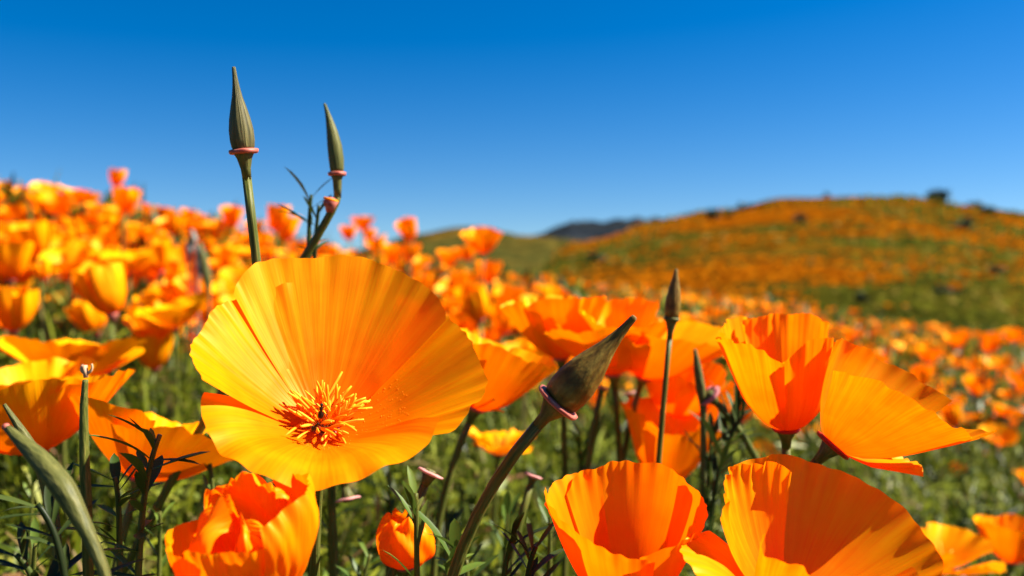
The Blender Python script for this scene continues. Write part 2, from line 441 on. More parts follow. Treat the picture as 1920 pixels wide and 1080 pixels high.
def stamen_mesh(L=.0075, seed=1, r=.00038):
    rr = random.Random(seed)
    b = rr.uniform(-.4, .4) * L; c = rr.uniform(-.35, .35) * L
    path = bez((0, 0, 0), (0, 0, L * .4), (b, c, L * .7), (b * 1.8, c * 1.6, L), 7)
    rad_ = np.array([.45, .45, .5, .95, 1.05, 1.0, .95, .55]) * r
    v, f, u = tube(path, rad_, 6)
    return mesh_np('stamen', v, f, M_STAM, u)

STAMENS = [stamen_mesh(.0105 + .0012 * (i % 3), i, .00044 + .00006 * (i % 3)) for i in range(6)]

def foot_of(p, dx=0., dy=0.):
    x_, y_ = p[0] + dx, p[1] + dy
    return Vector((x_, y_, float(ground(x_, y_)) - .003))

def stem_part(e, foot, top, n, r0=.0015, r1=.0011, mat=None, ribs=7, k=.35):
    h = (Vector(top) - foot).length
    n = Vector(n).normalized()
    path = bez((0, 0, 0), (0, 0, .4 * h), Vector(top) - foot - n * (k * h), Vector(top) - foot, 26)
    v, f, u = tube(path, np.linspace(r0, r1, 27), 14, ribs, .07)
    u = u * [1, h / .03]
    return obj('stem', mesh_np('stem', v, f, mat or M_STEM, u), e)

def lathe(name, prof, origin, M, mat, seg=28, ribs=0, ra=0.0, bend=(0, 0), par=None):
    """prof: (z, r) along M's third column; bend shifts the tip sideways"""
    prof = np.array(prof, float)
    t = np.arange(seg) / seg * 2 * np.pi
    zmax = max(prof[:, 0].max(), 1e-6)
    V = []
    for z_, r_ in prof:
        q = max(0, z_ / zmax)
        rr = r_ * (1 + ra * np.cos(ribs * t) * min(1, q * 4))
        V.append(np.stack([rr * np.cos(t) + bend[0] * q ** 2, rr * np.sin(t) + bend[1] * q ** 2, np.full(seg, z_)], 1))
    V = np.concatenate(V) @ np.array(M).T + np.array(origin)
    F = [tuple(q) for q in grid_faces(seg, len(prof) - 1, True)]
    F.append(tuple(range(seg))[::-1]); F.append(tuple(range((len(prof) - 1) * seg, len(prof) * seg)))
    uv = np.stack([np.tile(t / 6.2832, len(prof)), np.repeat(np.linspace(0, 1, len(prof)), seg)], 1)
    return obj(name, mesh_np(name, V, F, mat, uv), par)

def poppy(label, base, n, petals, twist=0, stam=0, foot=(0, 0), rim=M_RIM, rimr=.0034, mat=None, stem_k=.35, stam_r=1.0, group=None, pollen=0):
    f = foot_of(base, *foot)
    e = empty('poppy', f, label=label, cat='poppy', group=group)
    M = frame(n, twist); Mn = np.array(M)
    bl = np.array(base - f)
    nv_ = M.col[2]
    stem_part(e, f, base - nv_ * .005, nv_, k=stem_k)
    lathe('receptacle', [(-.0055, .0011), (-.003, .0015), (-.001, .0024), (0, .0027), (.0012, .0024)], bl, Mn, M_STEM, 16, par=e)
    lathe('calyx_rim', [(-.0009, .0024), (-.0007, rimr * .9), (-.0002, rimr), (.0003, rimr * .95), (.0004, .0024)], bl, Mn, rim, 24, par=e)
    for i, p in enumerate(petals):
        P, F, uv = petal_arrays(seed=p.pop('seed', i * 13 + int(abs(base[0]) * 7919)), **p)
        me = mesh_np('petal', P @ Mn.T + bl, F, mat or M_PETAL, uv)
        obj('petal', me, e)
        if pollen and i >= 2:
            # grains of pollen lying on the inner face
            W_ = P @ Mn.T + bl
            nu_ = p['nu'] + 1
            rq = np.random.default_rng(5 + i)
            row = rq.integers(int(p['nv'] * .16), int(p['nv'] * .36 if i == 3 else p['nv'] * .5), pollen); col = rq.integers(4, nu_ - 4, pollen)
            if i == 3: col = np.clip((nu_ * .35 + np.abs(rq.normal(0, .22, pollen)) * nu_).astype(int), 0, nu_ - 2)
            A = W_[row * nu_ + col]; B = W_[row * nu_ + col + 1]; C = W_[(row + 1) * nu_ + col]
            nn = np.cross(B - A, C - A); nn /= np.linalg.norm(nn, axis=1)[:, None]
            ax = np.array(nv_); nn *= np.where((nn @ ax) < 0, -1, 1)[:, None]
            rad_ = rq.uniform(.00005, .00013, pollen)[:, None]
            ce = A + nn * rad_ * .7
            oc = np.array([(1, 0, 0), (0, 1, 0), (-1, 0, 0), (0, -1, 0), (0, 0, 1), (0, 0, -1)], float)
            VV = (ce[:, None] + oc[None] * rad_[:, None]).reshape(-1, 3)
            ff = np.array([(0, 1, 4), (1, 2, 4), (2, 3, 4), (3, 0, 4), (1, 0, 5), (2, 1, 5), (3, 2, 5), (0, 3, 5)])
            FF = (np.arange(pollen)[:, None, None] * 6 + ff[None]).reshape(-1, 3)
            setp(obj('pollen', mesh_np('pollen', VV, FF, M_STAM), e), kind='stuff')
    r_ = random.Random(int(abs(base[0]) * 10007))
    for i in range(stam):
        o = obj('stamen', STAMENS[i % 6], e)
        q = (i + .5) / stam
        tilt = R(6 + 54 * q ** .8 + r_.uniform(-8, 8)); az = i * 2.39996 + r_.uniform(-.2, .2)
        rr = .0006 + .0018 * q
        D = M @ Vector((math.sin(tilt) * math.cos(az), math.sin(tilt) * math.sin(az), math.cos(tilt)))
        o.location = Vector(bl) + M @ Vector((rr * math.cos(az), rr * math.sin(az), .0008))
        o.rotation_euler = (D.to_track_quat('Z', 'Y') @ __import__('mathutils').Quaternion((0, 0, 1), r_.uniform(0, 6.28))).to_euler()
        sc_ = stam_r * r_.uniform(.8, 1.1)
        o.scale = (sc_, sc_, sc_)
    return e

OPEN = [(0, 75), (.10, 62), (.35, 48), (.75, 40), (1, 42)]
# 1 the large open bloom
poppy('large wide-open orange poppy bowl with exposed stamens, facing outward on a straight stem', pix(608, 800, .192), (.20, -.47, .86), [
    dict(az=94, W=54, L=.0395, prof=[(0, 80), (.10, 70), (.35, 52), (.75, 46), (1, 44)], off=-.0006, corner=.14, cp=4, nu=120, nv=64, ruf=.0006, rk=6),
    dict(az=163, W=45, L=.0325, prof=[(0, 80), (.10, 70), (.35, 54), (.75, 48), (1, 50)], off=-.0005, corner=.04, nu=120, nv=64, ruf=.0006, rk=5, lskew=-.03),
    dict(az=17, W=51, L=.0355, prof=[(0, 80), (.10, 70), (.35, 54), (.75, 50), (1, 52)], off=.0006, corner=.05, nu=120, nv=64, ruf=.0007, rk=6),
    dict(az=266, W=66, ecurl=-20, skew=-9, lskew=.08, L=.0298, prof=[(0, 80), (.10, 72), (.3, 58), (.5, 58), (.75, 70), (1, 92)], off=.0, corner=.06, nu=130, nv=64, ruf=.0007, rk=7),
], stam=84, stam_r=.64, foot=(0.001, .012), stem_k=.3, pollen=160)

# 2 crumpled half-closed bloom under the large one
poppy('crumpled half-closed orange poppy with tightly folded inner petals, below the large open bloom', pix(468, 1145, .158), (-.05, -.12, 1), [
    dict(az=275, W=62, L=0.0187, prof=[(0, 70), (.15, 40), (.5, 22), (.8, 10), (1, 2)], off=.0012, corner=.12, ruf=.0005, crumple=.0007, nu=70, nv=44),
    dict(az=190, W=60, L=0.0187, prof=[(0, 70), (.15, 44), (.5, 28), (.8, 14), (1, 0)], off=.0016, corner=.16, ruf=.0005, crumple=.0006, nu=70, nv=44),
    dict(az=10, W=66, L=0.0257, prof=[(0, 70), (.15, 42), (.5, 26), (.8, 8), (1, -30)], off=.0010, corner=.14, ruf=.0005, crumple=.0008, nu=70, nv=44),
    dict(az=95, W=70, L=0.0261, prof=[(0, 70), (.15, 38), (.5, 20), (.8, -20), (1, -60)], off=.0004, corner=.16, ruf=.0005, crumple=.0016, nu=70, nv=44),
    dict(az=170, W=60, L=0.0261, prof=[(0, 66), (.15, 34), (.5, 14), (.7, -30), (1, -75)], off=-.0006, corner=.16, ruf=.0005, crumple=.0013, nu=70, nv=44),
    dict(az=320, W=55, L=0.0235, prof=[(0, 66), (.15, 32), (.5, 10), (.72, -40), (1, -80)], off=-.0010, corner=.16, ruf=.0005, crumple=.0013, nu=70, nv=44),
], foot=(.004, .02))

# 3 deep cup
poppy('smooth deep cup-shaped orange poppy with its shaded inside showing, next to a wide rippled bloom', pix(1178, 1132, .190), (-.03, -.24, .95), [
    dict(az=80, W=66, L=.0300, prof=[(0, 72), (.15, 42), (.5, 24), (.85, 16), (1, 12)], off=.0, corner=.12, ruf=.0005, rk=3, nu=80, nv=44, fine=0),
    dict(az=165, W=58, L=.0300, prof=[(0, 72), (.15, 40), (.5, 23), (.85, 17), (1, 34)], off=.0006, corner=.14, ruf=.0006, rk=4, nu=80, nv=44, fine=0),
    dict(az=228, W=58, L=.0282, prof=[(0, 72), (.15, 40), (.5, 23), (.85, 15), (1, 12)], off=.0009, corner=.04, ruf=.0004, rk=3, nu=80, nv=44, fine=0, lskew=-.18),
    dict(az=335, W=62, L=.0275, prof=[(0, 72), (.15, 40), (.5, 22), (.85, 16), (1, 16)], off=.0004, corner=.08, ruf=.0005, rk=3, nu=80, nv=44, fine=0, lskew=.10),
], foot=(.003, .02), mat=M_PETAL_S)

# 4 wide rippled bloom
poppy('wide rippled orange poppy with a curled petal tip reaching out toward the deep cup', pix(1480, 1140, .182), (.16, -.48, .86), [
    dict(az=134, W=42, L=.0292, prof=[(0, 74), (.15, 54), (.5, 40), (.85, 30), (1, 22)], off=.0, corner=.08, ruf=.0014, rk=6, nu=90, nv=50),
    dict(az=54, W=62, L=.0312, prof=[(0, 74), (.15, 62), (.5, 56), (.85, 48), (1, 44)], off=.0006, corner=.08, ruf=.0012, rk=6, nu=90, nv=50),
    dict(az=192, W=34, L=.0310, prof=[(0, 74), (.15, 50), (.5, 46), (.75, 58), (.9, 70), (1, 78)], off=.0010, corner=.34, cp=2, ruf=.0011, rk=5, nu=90, nv=50),
    dict(az=232, W=46, L=.0285, prof=[(0, 74), (.15, 44), (.5, 20), (.75, 12), (1, 14)], off=.0014, corner=.14, ruf=.0011, rk=5, nu=90, nv=50),
    dict(az=302, W=52, L=.0275, prof=[(0, 74), (.15, 52), (.5, 36), (.85, 34), (1, 44)], off=.0012, corner=.12, ruf=.0011, rk=6, nu=90, nv=50),
], foot=(.0, .02))

# 5 upright goblet
poppy('upright goblet-shaped orange poppy with a striped back petal, behind the fan-shaped side-on bloom', pix(1474, 803, .232), (-.05, -.10, 1), [
    dict(az=70, W=62, L=.0315, prof=[(0, 76), (.14, 34), (.5, 16), (.85, 9), (1, 6)], off=.0, corner=.08, ruf=.0009, rk=8, nu=80, nv=44),
    dict(az=196, W=56, L=.0300, prof=[(0, 76), (.14, 40), (.5, 21), (.85, 18), (1, 24)], off=.0010, corner=.16, ruf=.0006, nu=80, nv=44),
    dict(az=300, W=52, L=.0300, prof=[(0, 76), (.14, 38), (.5, 18), (.85, 8), (1, 2)], off=.0012, corner=.34, cp=2, ruf=.0006, nu=80, nv=44, lskew=-.10),
    dict(az=135, W=50, L=.0320, prof=[(0, 76), (.14, 38), (.5, 20), (.85, 14), (1, 12)], off=.0004, corner=.12, ruf=.0008, nu=80, nv=44),
], foot=(.0, .012), rim=M_RED, rimr=.0036)

# 6 fan side-on bloom
poppy('fan-shaped orange poppy seen side-on leaning over, with dark red rim and a pointed petal tip', pix(1562, 834, .205), (.66, -.08, .75), [
    dict(az=266, W=74, L=.0238, prof=[(0, 76), (.14, 46), (.5, 30), (.85, 28), (1, 32)], off=.0010, corner=.04, ruf=.0008, rk=5, nu=90, nv=50, lskew=.24),
    dict(az=82, W=60, L=.0295, prof=[(0, 76), (.14, 44), (.5, 30), (.85, 20), (1, 12)], off=.0004, corner=.06, ruf=.0011, rk=7, nu=90, nv=50, lskew=-.15),
    dict(az=352, W=17, L=.0350, prof=[(0, 76), (.14, 46), (.5, 34), (.85, 30), (1, 26)], off=.0008, corner=.3, cp=1.6, ruf=.0006, nu=60, nv=40),
    dict(az=10, W=38, L=.0195, prof=[(0, 76), (.14, 62), (.5, 54), (.85, 52), (1, 50)], off=.0016, corner=.2, ruf=.0008, nu=70, nv=40),
], foot=(-.012, .018), rim=M_RED, rimr=.0046)

# 7.. mid-distance blooms that can be told apart
def bloom(label, x, y, d, n, opens, L=.033, foot=(0, .015), az0=20, W=58, curl=0, group=None, corner=.14):
    ps = []
    for i in range(4):
        a = opens[i % len(opens)]
        ps.append(dict(az=az0 + 90 * i, W=W, L=L * random.uniform(.95, 1.05), prof=[(0, 76), (.14, a + 18), (.5, a), (.85, a - 4 + curl * .4), (1, a - 6 + curl)],
                       off=.0010 if i % 2 else .0, corner=corner, ruf=.0013, rk=6, nu=36, nv=22))
    return poppy(label, pix(x, y, d), n, ps, foot=foot, mat=M_PETAL_F, stam=12, stam_r=.8, group=group)

bloom('drooping orange poppy with a shaded outer petal behind the cut stem with a curled tip', 262, 900, .262, (.22, .30, .92), [40, 40, 46, 50], L=.031, az0=50, W=60, curl=8)
bloom('orange poppy with sunlit spreading petals behind the thick leaning seed pod', 70, 850, .262, (-.2, .05, .95), [52, 46, 50, 46], L=.034, az0=10)
bloom('small crinkled orange poppy standing behind the pair of spreading blooms at the leaning pod', 75, 790, .34, (.0, -.1, 1), [34, 44, 40, 36], L=.030, az0=30)
bloom('wide flat-topped orange poppy with dark shaded underside on the near edge of the slope', 130, 715, .40, (.1, .12, 1), [44, 52, 58, 48], L=.036, az0=0, curl=18)
bloom('yellow-edged ruffled orange poppy cup right behind the brown leaning bud', 1150, 702, .34, (-.1, -.05, 1), [30, 30, 42, 40], L=.034, az0=60, curl=14)
bloom('broad orange poppy with overlapping ruffled petals behind the thin upright bud', 1205, 708, .345, (.25, -.1, .93), [44, 56, 50, 40], L=.037, az0=20, curl=16)
bloom('orange poppy in profile tucked between the ruffled cup and the blurred field', 1052, 672, .35, (-.05, .0, 1), [30, 26, 34, 30], L=.031, az0=10)
bloom('hanging orange poppy in shade beneath the broad ruffled bloom', 1262, 785, .36, (.2, -.2, .95), [26, 30, 30, 34], L=.030, az0=40)
bloom('slender orange poppy low beside the dark feathery leaf spray', 1240, 905, .34, (.1, -.1, 1), [18, 22, 20, 26], L=.036, az0=15, curl=12)
bloom('orange poppy with a pointed petal poking out behind the large open bloom', 892, 765, .29, (.4, -.02, .9), [28, 38, 34, 26], L=.029, az0=20)
bloom('small crumpled orange poppy low in the grass behind the stem of the brown bud', 935, 850, .46, (.1, .05, 1), [40, 50, 44, 56], L=.020, az0=10, curl=50)
bloom('twin-lobed orange poppy low on the grass behind the wide rippled bloom', 1752, 1066, .40, (.15, -.05, 1), [44, 60, 46, 58], L=.027, az0=25, curl=12)
bloom('orange poppy with a dark shaded side in the grass beside the twin-lobed one', 1895, 1055, .48, (.1, .05, 1), [28, 32, 34, 30], L=.028, az0=40)

# small unopened blossom
bud = poppy('tiny tightly furled orange poppy bud beside a green leaf blade, low in the grass', pix(757, 1058, .225), (.05, -.1, 1), [
    dict(az=a, W=70, L=.0140 + .0008 * (i % 2), prof=[(0, 66), (.2, 44), (.5, 6), (.8, -30), (1, -55)], off=.0006 * i, corner=.18, ruf=.0005, crumple=.0009, nu=40, nv=30, seed=71 + i)
    for i, a in enumerate((20, 200, 110, 290))], foot=(.003, .012))

# ------------------------------------------------------------------ buds, pods, stems
def bud_plant(name, label, base, n, L, r, foot=(0, 0.01), mat=None, rim=M_RIM, rimr=1.28, bend=(0, 0), twist=0, cat='bud', stem_r=(.0014, .0010), k=.35, slim=False):
    f = foot_of(base, *foot)
    e = empty(name, f, label=label, cat=cat)
    M = frame(n, twist); Mn = np.array(M); bl = np.array(base - f); nv_ = M.col[2]
    stem_part(e, f, base - nv_ * .006, nv_, *stem_r, k=k)
    lathe('receptacle', [(-.0065, stem_r[1]), (-.004, stem_r[1] * 1.15), (-.0015, r * .62), (-.0003, r * .86), (.0003, r * .8)], bl, Mn, M_POD, 20, 7, .04, par=e)
    lathe('calyx_rim', [(-.0006, r * .8), (-.0005, r * rimr * .93), (-.0001, r * rimr), (.0004, r * rimr * .97), (.0006, r * .9), (.0004, r * .7)], bl, Mn, rim, 30, 5, .05, par=e)
    pr = [(0, .80), (.04, .93), (.12, 1.0), (.24, .99), (.38, .85), (.52, .63), (.64, .43), (.76, .29), (.88, .2), (.97, .165), (.992, .15), (1, .07)]
    if slim: pr = [(0, .8), (.06, .92), (.2, 1.0), (.4, .95), (.6, .72), (.78, .45), (.9, .28), (.98, .2), (1, .1)]
    lathe('cap', [(z_ * L + .0003, q * r) for z_, q in pr], bl, Mn, mat or M_BUD, 40, 12, .02, bend, par=e)
    return e

bud_plant('poppy_bud', 'tall pointed olive bud on a pink rim standing against the blue sky', pix(457, 284, .205), (-.09, -.06, 1), .0190, .0028, (.010, .012), rimr=1.2)
e = bud_plant('poppy_bud', 'slender curved green bud against the sky behind the tall pointed bud', pix(632, 326, .245), (-.02, .02, 1), .0192, .0021, (-.11, .02), M_POD, rimr=1.2, bend=(-.0030, 0), slim=True, k=.035)
bud_plant('poppy_bud', 'brown pointed bud leaning over its pink rim beside the large open bloom', pix(1046, 755, .183), (.64, -.08, .74), .0236, .0044, (-.016, .012), M_BUD_D, rimr=1.16, k=.3, stem_r=(.0014, .0012))
bud_plant('poppy_bud', 'thin dark upright bud on a thread-like stem in front of the ruffled blooms', pix(1259, 598, .27), (.09, 0, 1), .0150, .0024, (-.006, .01), M_BUD_D, rim=M_POD, rimr=1.02, slim=True, stem_r=(.0011, .0008), k=.4)

# side shoot of the slender bud: orange collar and small leaves
f = foot_of(pix(624, 378, .247), -.012, .02)
e2 = empty('spent_poppy', f, label='spent orange collar on the stem just under the slender curved bud', cat='flower remnant')
lathe('collar', [(-.003, .0010), (-.0012, .0016), (.0, .0022), (.0012, .0009)], np.array(pix(620, 378, .244) - f), np.array(frame((.1, 0, 1))), M_RIM, 16, par=e2)
lathe('rim', [(-.0002, .0014), (.0, .0022), (.0006, .0020), (.0006, .0010)], np.array(pix(620, 376, .244) - f), np.array(frame((.3, 0, 1))), M_PETAL_F, 16, par=e2)

def stalk(name, label, cat, pts, radii, mat, foot=None, tip=None, flat=1.0, extra=None):
    """a stalk through world points, base first"""
    b = Vector(pts[0]); f = Vector((b.x, b.y, float(ground(b.x, b.y))))
    e = empty(name, f, label=label, cat=cat)
    P = np.array([list(f - Vector((0, 0, .003)))] + [list(p) for p in pts])
    t = np.arange(len(P)); tt = np.linspace(0, len(P) - 1, 40)
    # Catmull-like smoothing through linear interpolation and box filter
    Q = np.stack([np.interp(tt, t, P[:, i]) for i in range(3)], 1)
    for _ in range(4): Q[1:-1] = (Q[:-2] + 2 * Q[1:-1] + Q[2:]) / 4
    rr = np.interp(tt, t, [radii[0]] + list(radii))
    for _ in range(3): rr[1:-1] = (rr[:-2] + 2 * rr[1:-1] + rr[2:]) / 4
    v, fc, u = tube(Q - np.array(f), rr, 18, 6, .06, flat)
    obj('stalk', mesh_np('stalk', v, fc, mat, u * [1, 4]), e)
    return e, f

e, f = stalk('seed_pod', 'thick grey-green seed pod leaning on a long stem before the spreading blooms', 'seed pod',
             [pix(212, 1110, .150), pix(165, 1000, .151), pix(120, 915, .153), pix(75, 862, .156), pix(14, 803, .160)],
             [.0009, .00125, .0021, .0018, .0007], M_POD)
lathe('tip', [(0, .0007), (.0006, .0007), (.0009, .0004)], np.array(pix(14, 803, .160) - f), np.array(frame((-.7, 0, .7))), M_RIM, 10, par=e)
e, f = stalk('bare_stem', 'upright green bare stem with a dry curled tip in front of orange petals', 'stem',
             [pix(163, 948, .175), pix(158, 860, .175), pix(157, 760, .175), pix(160, 712, .175)], [.00105, .0010, .0008, .00055], M_STEM)
c = np.array(pix(161, 708, .175) - f); tt = np.linspace(-.6, 4.2, 16)
pp = np.stack([c[0] + .0010 * np.cos(tt + 2.6) + .0003, np.full(16, c[1]), c[2] + .0016 + .0010 * np.sin(tt + 2.6) + tt * .00015], 1)
pp = np.concatenate([[c], pp])
v, fc, u = tube(pp, np.linspace(.0005, .00022, 17), 8)
obj('curled_tip', mesh_np('curled_tip', v, fc, M_DRY, u), e)
stalk('seed_pod', 'thin green seed pod with dry tip leaning beyond the thick grey-green pod', 'seed pod',
      [pix(110, 1000, .20), pix(80, 870, .20), pix(45, 815, .20), pix(8, 758, .20)], [.001, .0012, .0011, .0004], M_POD)
e, f = stalk('seed_pod', 'pale yellow-green pod among grey husks in the blurred slope field', 'seed pod',
      [pix(392, 560, .75), pix(388, 520, .75), pix(380, 480, .75), pix(374, 455, .75)], [.0012, .004, .0036, .0015], M_POD)
for (a, b) in [(368, 500), (360, 470), (372, 525), (352, 490)]:
    q = pix(a, b, .76)
    k_ = stalk('dry_husk', 'pale grey dry husk beside the yellow-green pod in the slope field', 'husk', [q - Vector((0, 0, .03)), q, q + Vector((.002, 0, .010)), q + Vector((0, 0, .018))], [.0005, .0006, .0030, .0010], M_PALE)[0]
    k_['group'] = 'pale husks beside the pod'
stalk('seed_pod', 'thin green seed pod with a shrivelled pink husk near the goblet-shaped poppy', 'seed pod',
      [pix(1320, 770, .30), pix(1314, 730, .30), pix(1308, 690, .30), pix(1303, 655, .30)], [.001, .0016, .0013, .0005], M_POD)
def husk(label, p, w, tilt, group=None):
    """spent receptacle with a flared pink rim"""
    f = foot_of(p, 0, .008)
    e = empty('spent_receptacle', f, label=label, cat='spent flower', group=group)
    M = frame(tilt)
    stem_part(e, f, p - M.col[2] * w * .8, M.col[2])
    lathe('cup', [(-w * .85, .0009), (-w * .4, w * .35), (0, w * .5), (w * .25, w * .28)], np.array(p - f), np.array(M), M_POD, 18, par=e)
    lathe('rim', [(-.0004, w * .45), (-.0001, w * .82), (.0004, w * .8), (.0005, w * .45)], np.array(p - f), np.array(M), M_PINK, 24, 5, .1, par=e)
husk('spent poppy base with a pink rim just under the edge of the large open bloom', pix(806, 888, .225), .0042, (.4, .2, .85))
husk('small pink-rimmed spent base in the grass behind the stem of the brown bud', pix(1000, 893, .27), .0034, (.3, .15, .9))
husk('brownish spent base with pink rim behind the straight stem of the large bloom', pix(652, 935, .27), .0046, (.2, -.2, -.9))
husk('pale pink spent base behind the tip of the brown leaning bud', pix(1128, 727, .34), .0034, (.2, .1, .9))
husk('second pale pink spent base in the grass under the broad ruffled bloom', pix(1180, 738, .38), .0034, (-.2, .15, .9))
husk('twisted pink spent base by the dark feathery leaf spray', pix(1330, 742, .30), .0052, (-.6, -.2, .6))

# ------------------------------------------------------------------ feathery leaves
def blade_mesh(name, L, w, fold=.35, n=6, curve=.15, mat=None):
    V = []; F = []
    for i in range(n + 1):
        t = i / n
        ww = w * (0.25 + 1.5 * t) if t < .5 else w * math.sqrt(max(0, 1 - ((t - .5) / .5) ** 2)) + .02 * w
        zc = -curve * L * t * t
        V += [(-ww, L * t, zc + fold * ww), (0, L * t, zc), (ww, L * t, zc + fold * ww)]
    for i in range(n):
        for k in range(2):
            a = i * 3 + k
            F.append((a, a + 1, a + 4, a + 3))
    uv = [(0.5, i / n) for i in range(n + 1) for _ in range(3)]
    return mesh_np(name, np.array(V), F, mat, uv)
LEAFLETS = [blade_mesh('leaflet', .0075 * s_, .00075 * q, curve=c_, mat=M_LEAF) for s_, q, c_ in ((1, 1, .15), (1.3, 1.05, .3), (.8, .95, -.1), (1.1, 1.2, .05))]
LEAFLETS_D = [blade_mesh('leaflet', .0085 * s_, .0007 * q, curve=c_, mat=M_LEAF_D) for s_, q, c_ in ((1, 1, .15), (1.35, 1, .3), (.8, .95, -.1), (1.1, 1.1, .05))]

def spray(label, base, tip, n=14, spread=55, size=1.0, dark=False, seed=0, group=None, bend=.15):
    """a finely cut poppy leaf: stalk with leaflets in whorls, thicker towards its end"""
    rr = random.Random(seed)
    b = Vector(base); t_ = Vector(tip); f = Vector((b.x, b.y, float(ground(b.x, b.y))))
    e = empty('leaf_spray', f, label=label, cat='leaf spray', group=group)
    side = Vector((rr.uniform(-1, 1), rr.uniform(-1, 1), 0)) * (t_ - b).length * bend
    path = bez((0, 0, -.002), b - f, (b + t_) / 2 - f + side, t_ - f, 24)
    v, fc, u = tube(path, np.linspace(.0011, .0005, 25), 7)
    obj('stalk', mesh_np('stalk', v, fc, M_LEAF_D if dark else M_STEM, u), e)
    lib = LEAFLETS_D if dark else LEAFLETS
    for i in range(n):
        q = .45 + .55 * (i + rr.random()) / n
        k = min(23, int(q * 24)); p = Vector(path[k]); T = (Vector(path[k + 1]) - p).normalized()
        az = rr.uniform(0, 6.28)
        perp = T.orthogonal().normalized(); perp = Matrix.Rotation(az, 3, T) @ perp
        sp = R(spread * rr.uniform(.6, 1.25) * (1.2 - .4 * q))
        D = (T * math.cos(sp) + perp * math.sin(sp)).normalized()
        o = obj('leaflet', lib[rr.randrange(4)], e, p)
        qn = D.to_track_quat('Y', 'Z')
        o.rotation_euler = qn.to_euler()
        s_ = size * rr.uniform(.7, 1.25); o.scale = (s_, s_, s_)
    return e

spray('dark green finely cut leaf spray in front of the drooping poppy behind the cut stem', pix(240, 1060, .185), pix(300, 815, .187), 26, 80, 1.35, False, 3)
spray('dark feathery leaf with red-tinted tips beside the thick leaning seed pod', pix(165, 1100, .165), pix(70, 945, .167), 18, 60, 1.15, True, 5)
spray('short leafy shoot close behind the thick leaning seed pod', pix(215, 1040, .20), pix(215, 895, .20), 22, 80, 1.4, False, 6)
spray('low dark leaf spray with needle lobes at the foot of the thick pod', pix(130, 1140, .17), pix(30, 1040, .17), 14, 60, 1.2, True, 8)
spray('green fan-lobed leaf beside the tiny furled orange bud', pix(800, 1120, .205), pix(868, 1030, .205), 24, 75, 1.4, False, 9)
spray('upright narrow green leaf blade standing against the tiny furled bud', pix(785, 1110, .205), pix(780, 925, .205), 9, 22, 1.25, False, 11)
spray('dark lobed leaf at the foot of the stem carrying the brown bud', pix(960, 1130, .19), pix(1005, 1025, .19), 14, 60, 1.1, True, 12)
spray('dark narrow leaf crossing behind the stem of the brown bud', pix(925, 1120, .195), pix(962, 1015, .195), 9, 45, 1.2, True, 13)
spray('tall dark feathery leaf spray growing beside the goblet-shaped poppy', pix(1310, 980, .30), pix(1400, 770, .30), 26, 45, 1.7, True, 14)
spray('dense dark leaf spray under the shaded hanging poppy', pix(1300, 960, .31), pix(1330, 800, .31), 22, 45, 1.6, True, 15)
spray('small dark leafy shoot against the sky beside the slender bud', pix(577, 500, .27), pix(584, 365, .27), 12, 60, 1.1, True, 16)
spray('second leafy shoot at the foot of the slender bud stem', pix(575, 520, .27), pix(598, 385, .27), 9, 55, 1.1, True, 17)
spray('loose green leaf spray in the grass behind the crumpled bloom', pix(420, 960, .26), pix(390, 835, .26), 12, 30, 1.2, False, 18)
for i, (a, b, d) in enumerate([(880, 1090, .24), (680, 1080, .27), (640, 1010, .3), (1030, 985, .26), (1350, 1040, .27), (290, 1000, .25), (50, 1060, .22), (830, 960, .32), (930, 990, .30), (1100, 850, .36), (720, 960, .33), (60, 930, .3), (1420, 900, .36), (1560, 950, .36)]):
    spray('loose green feathery leaf in the tangle of grass between the near blooms', pix(a, b + 110, d), pix(a + random.uniform(-30, 30), b - 40, d), 14, 50, 1.2, False, 30 + i, 'feathery leaves between the near blooms')

# ------------------------------------------------------------------ field poppies
def head_meshes(kind, seed):
    ang, curl, W, L, cor = {'cup': (26, 4, 60, .029, .14), 'goblet': (17, -4, 60, .030, .12), 'open': (50, 8, 56, .030, .12), 'flared': (38, 30, 58, .031, .16), 'half': (12, -22, 62, .027, .18)}[kind]
    out = []
    rr = random.Random(seed)
    for i in range(4):
        a = ang + rr.uniform(-8, 8)
        P, F, uv = petal_arrays(az=90 * i + rr.uniform(-10, 10), W=W, L=L * rr.uniform(.92, 1.06), prof=[(0, 74), (.15, a + 18), (.5, a), (.85, a + curl * .5), (1, a + curl)],
                                off=.0010 if i % 2 else 0., corner=cor, ruf=.0014, rk=6, nu=16, nv=10, fine=0, seed=seed * 31 + i)
        out.append(mesh_np('petal', P, F, M_PETAL_F, uv))
    return out
KINDS = ['cup', 'goblet', 'open', 'flared', 'half']
HEADS = [(k, head_meshes(k, j * 5 + i)) for j in range(3) for i, k in enumerate(KINDS)]
sv_, sf_, su_ = tube(bez((0, 0, 0), (.012, .004, .3), (-.006, .003, .7), (0, 0, 1), 10), [.0013] * 10 + [.0016], 6)
STEM_F = mesh_np('stem', sv_, sf_, M_STEM, su_)
rv_, rf_, ru_ = tube([(0, 0, -.004), (0, 0, -.001), (0, 0, 0), (0, 0, .0008)], [.0013, .0024, .0034, .002], 10)
RIM_F = mesh_np('calyx_rim', rv_, rf_, M_RIM, ru_)
stv = []; stf = []; c0 = 0
for i in range(12):
    a = i * 2.4; ti = .2 + .06 * i
    D = np.array([math.sin(ti) * math.cos(a), math.sin(ti) * math.sin(a), math.cos(ti)])
    v, fc, u = tube([D * .001, D * .005, D * .009], [.0003, .0006, .0004], 4)
    stv.append(v); stf += [tuple(c0 + q for q in t) for t in fc]; c0 += len(v)
STAM_F = mesh_np('stamens', np.concatenate(stv), stf, M_STAM)
WORD = {'cup': 'cup-shaped', 'goblet': 'narrow goblet-shaped', 'open': 'wide-open', 'flared': 'flared ruffled', 'half': 'half-closed'}
FIELD_XY = []
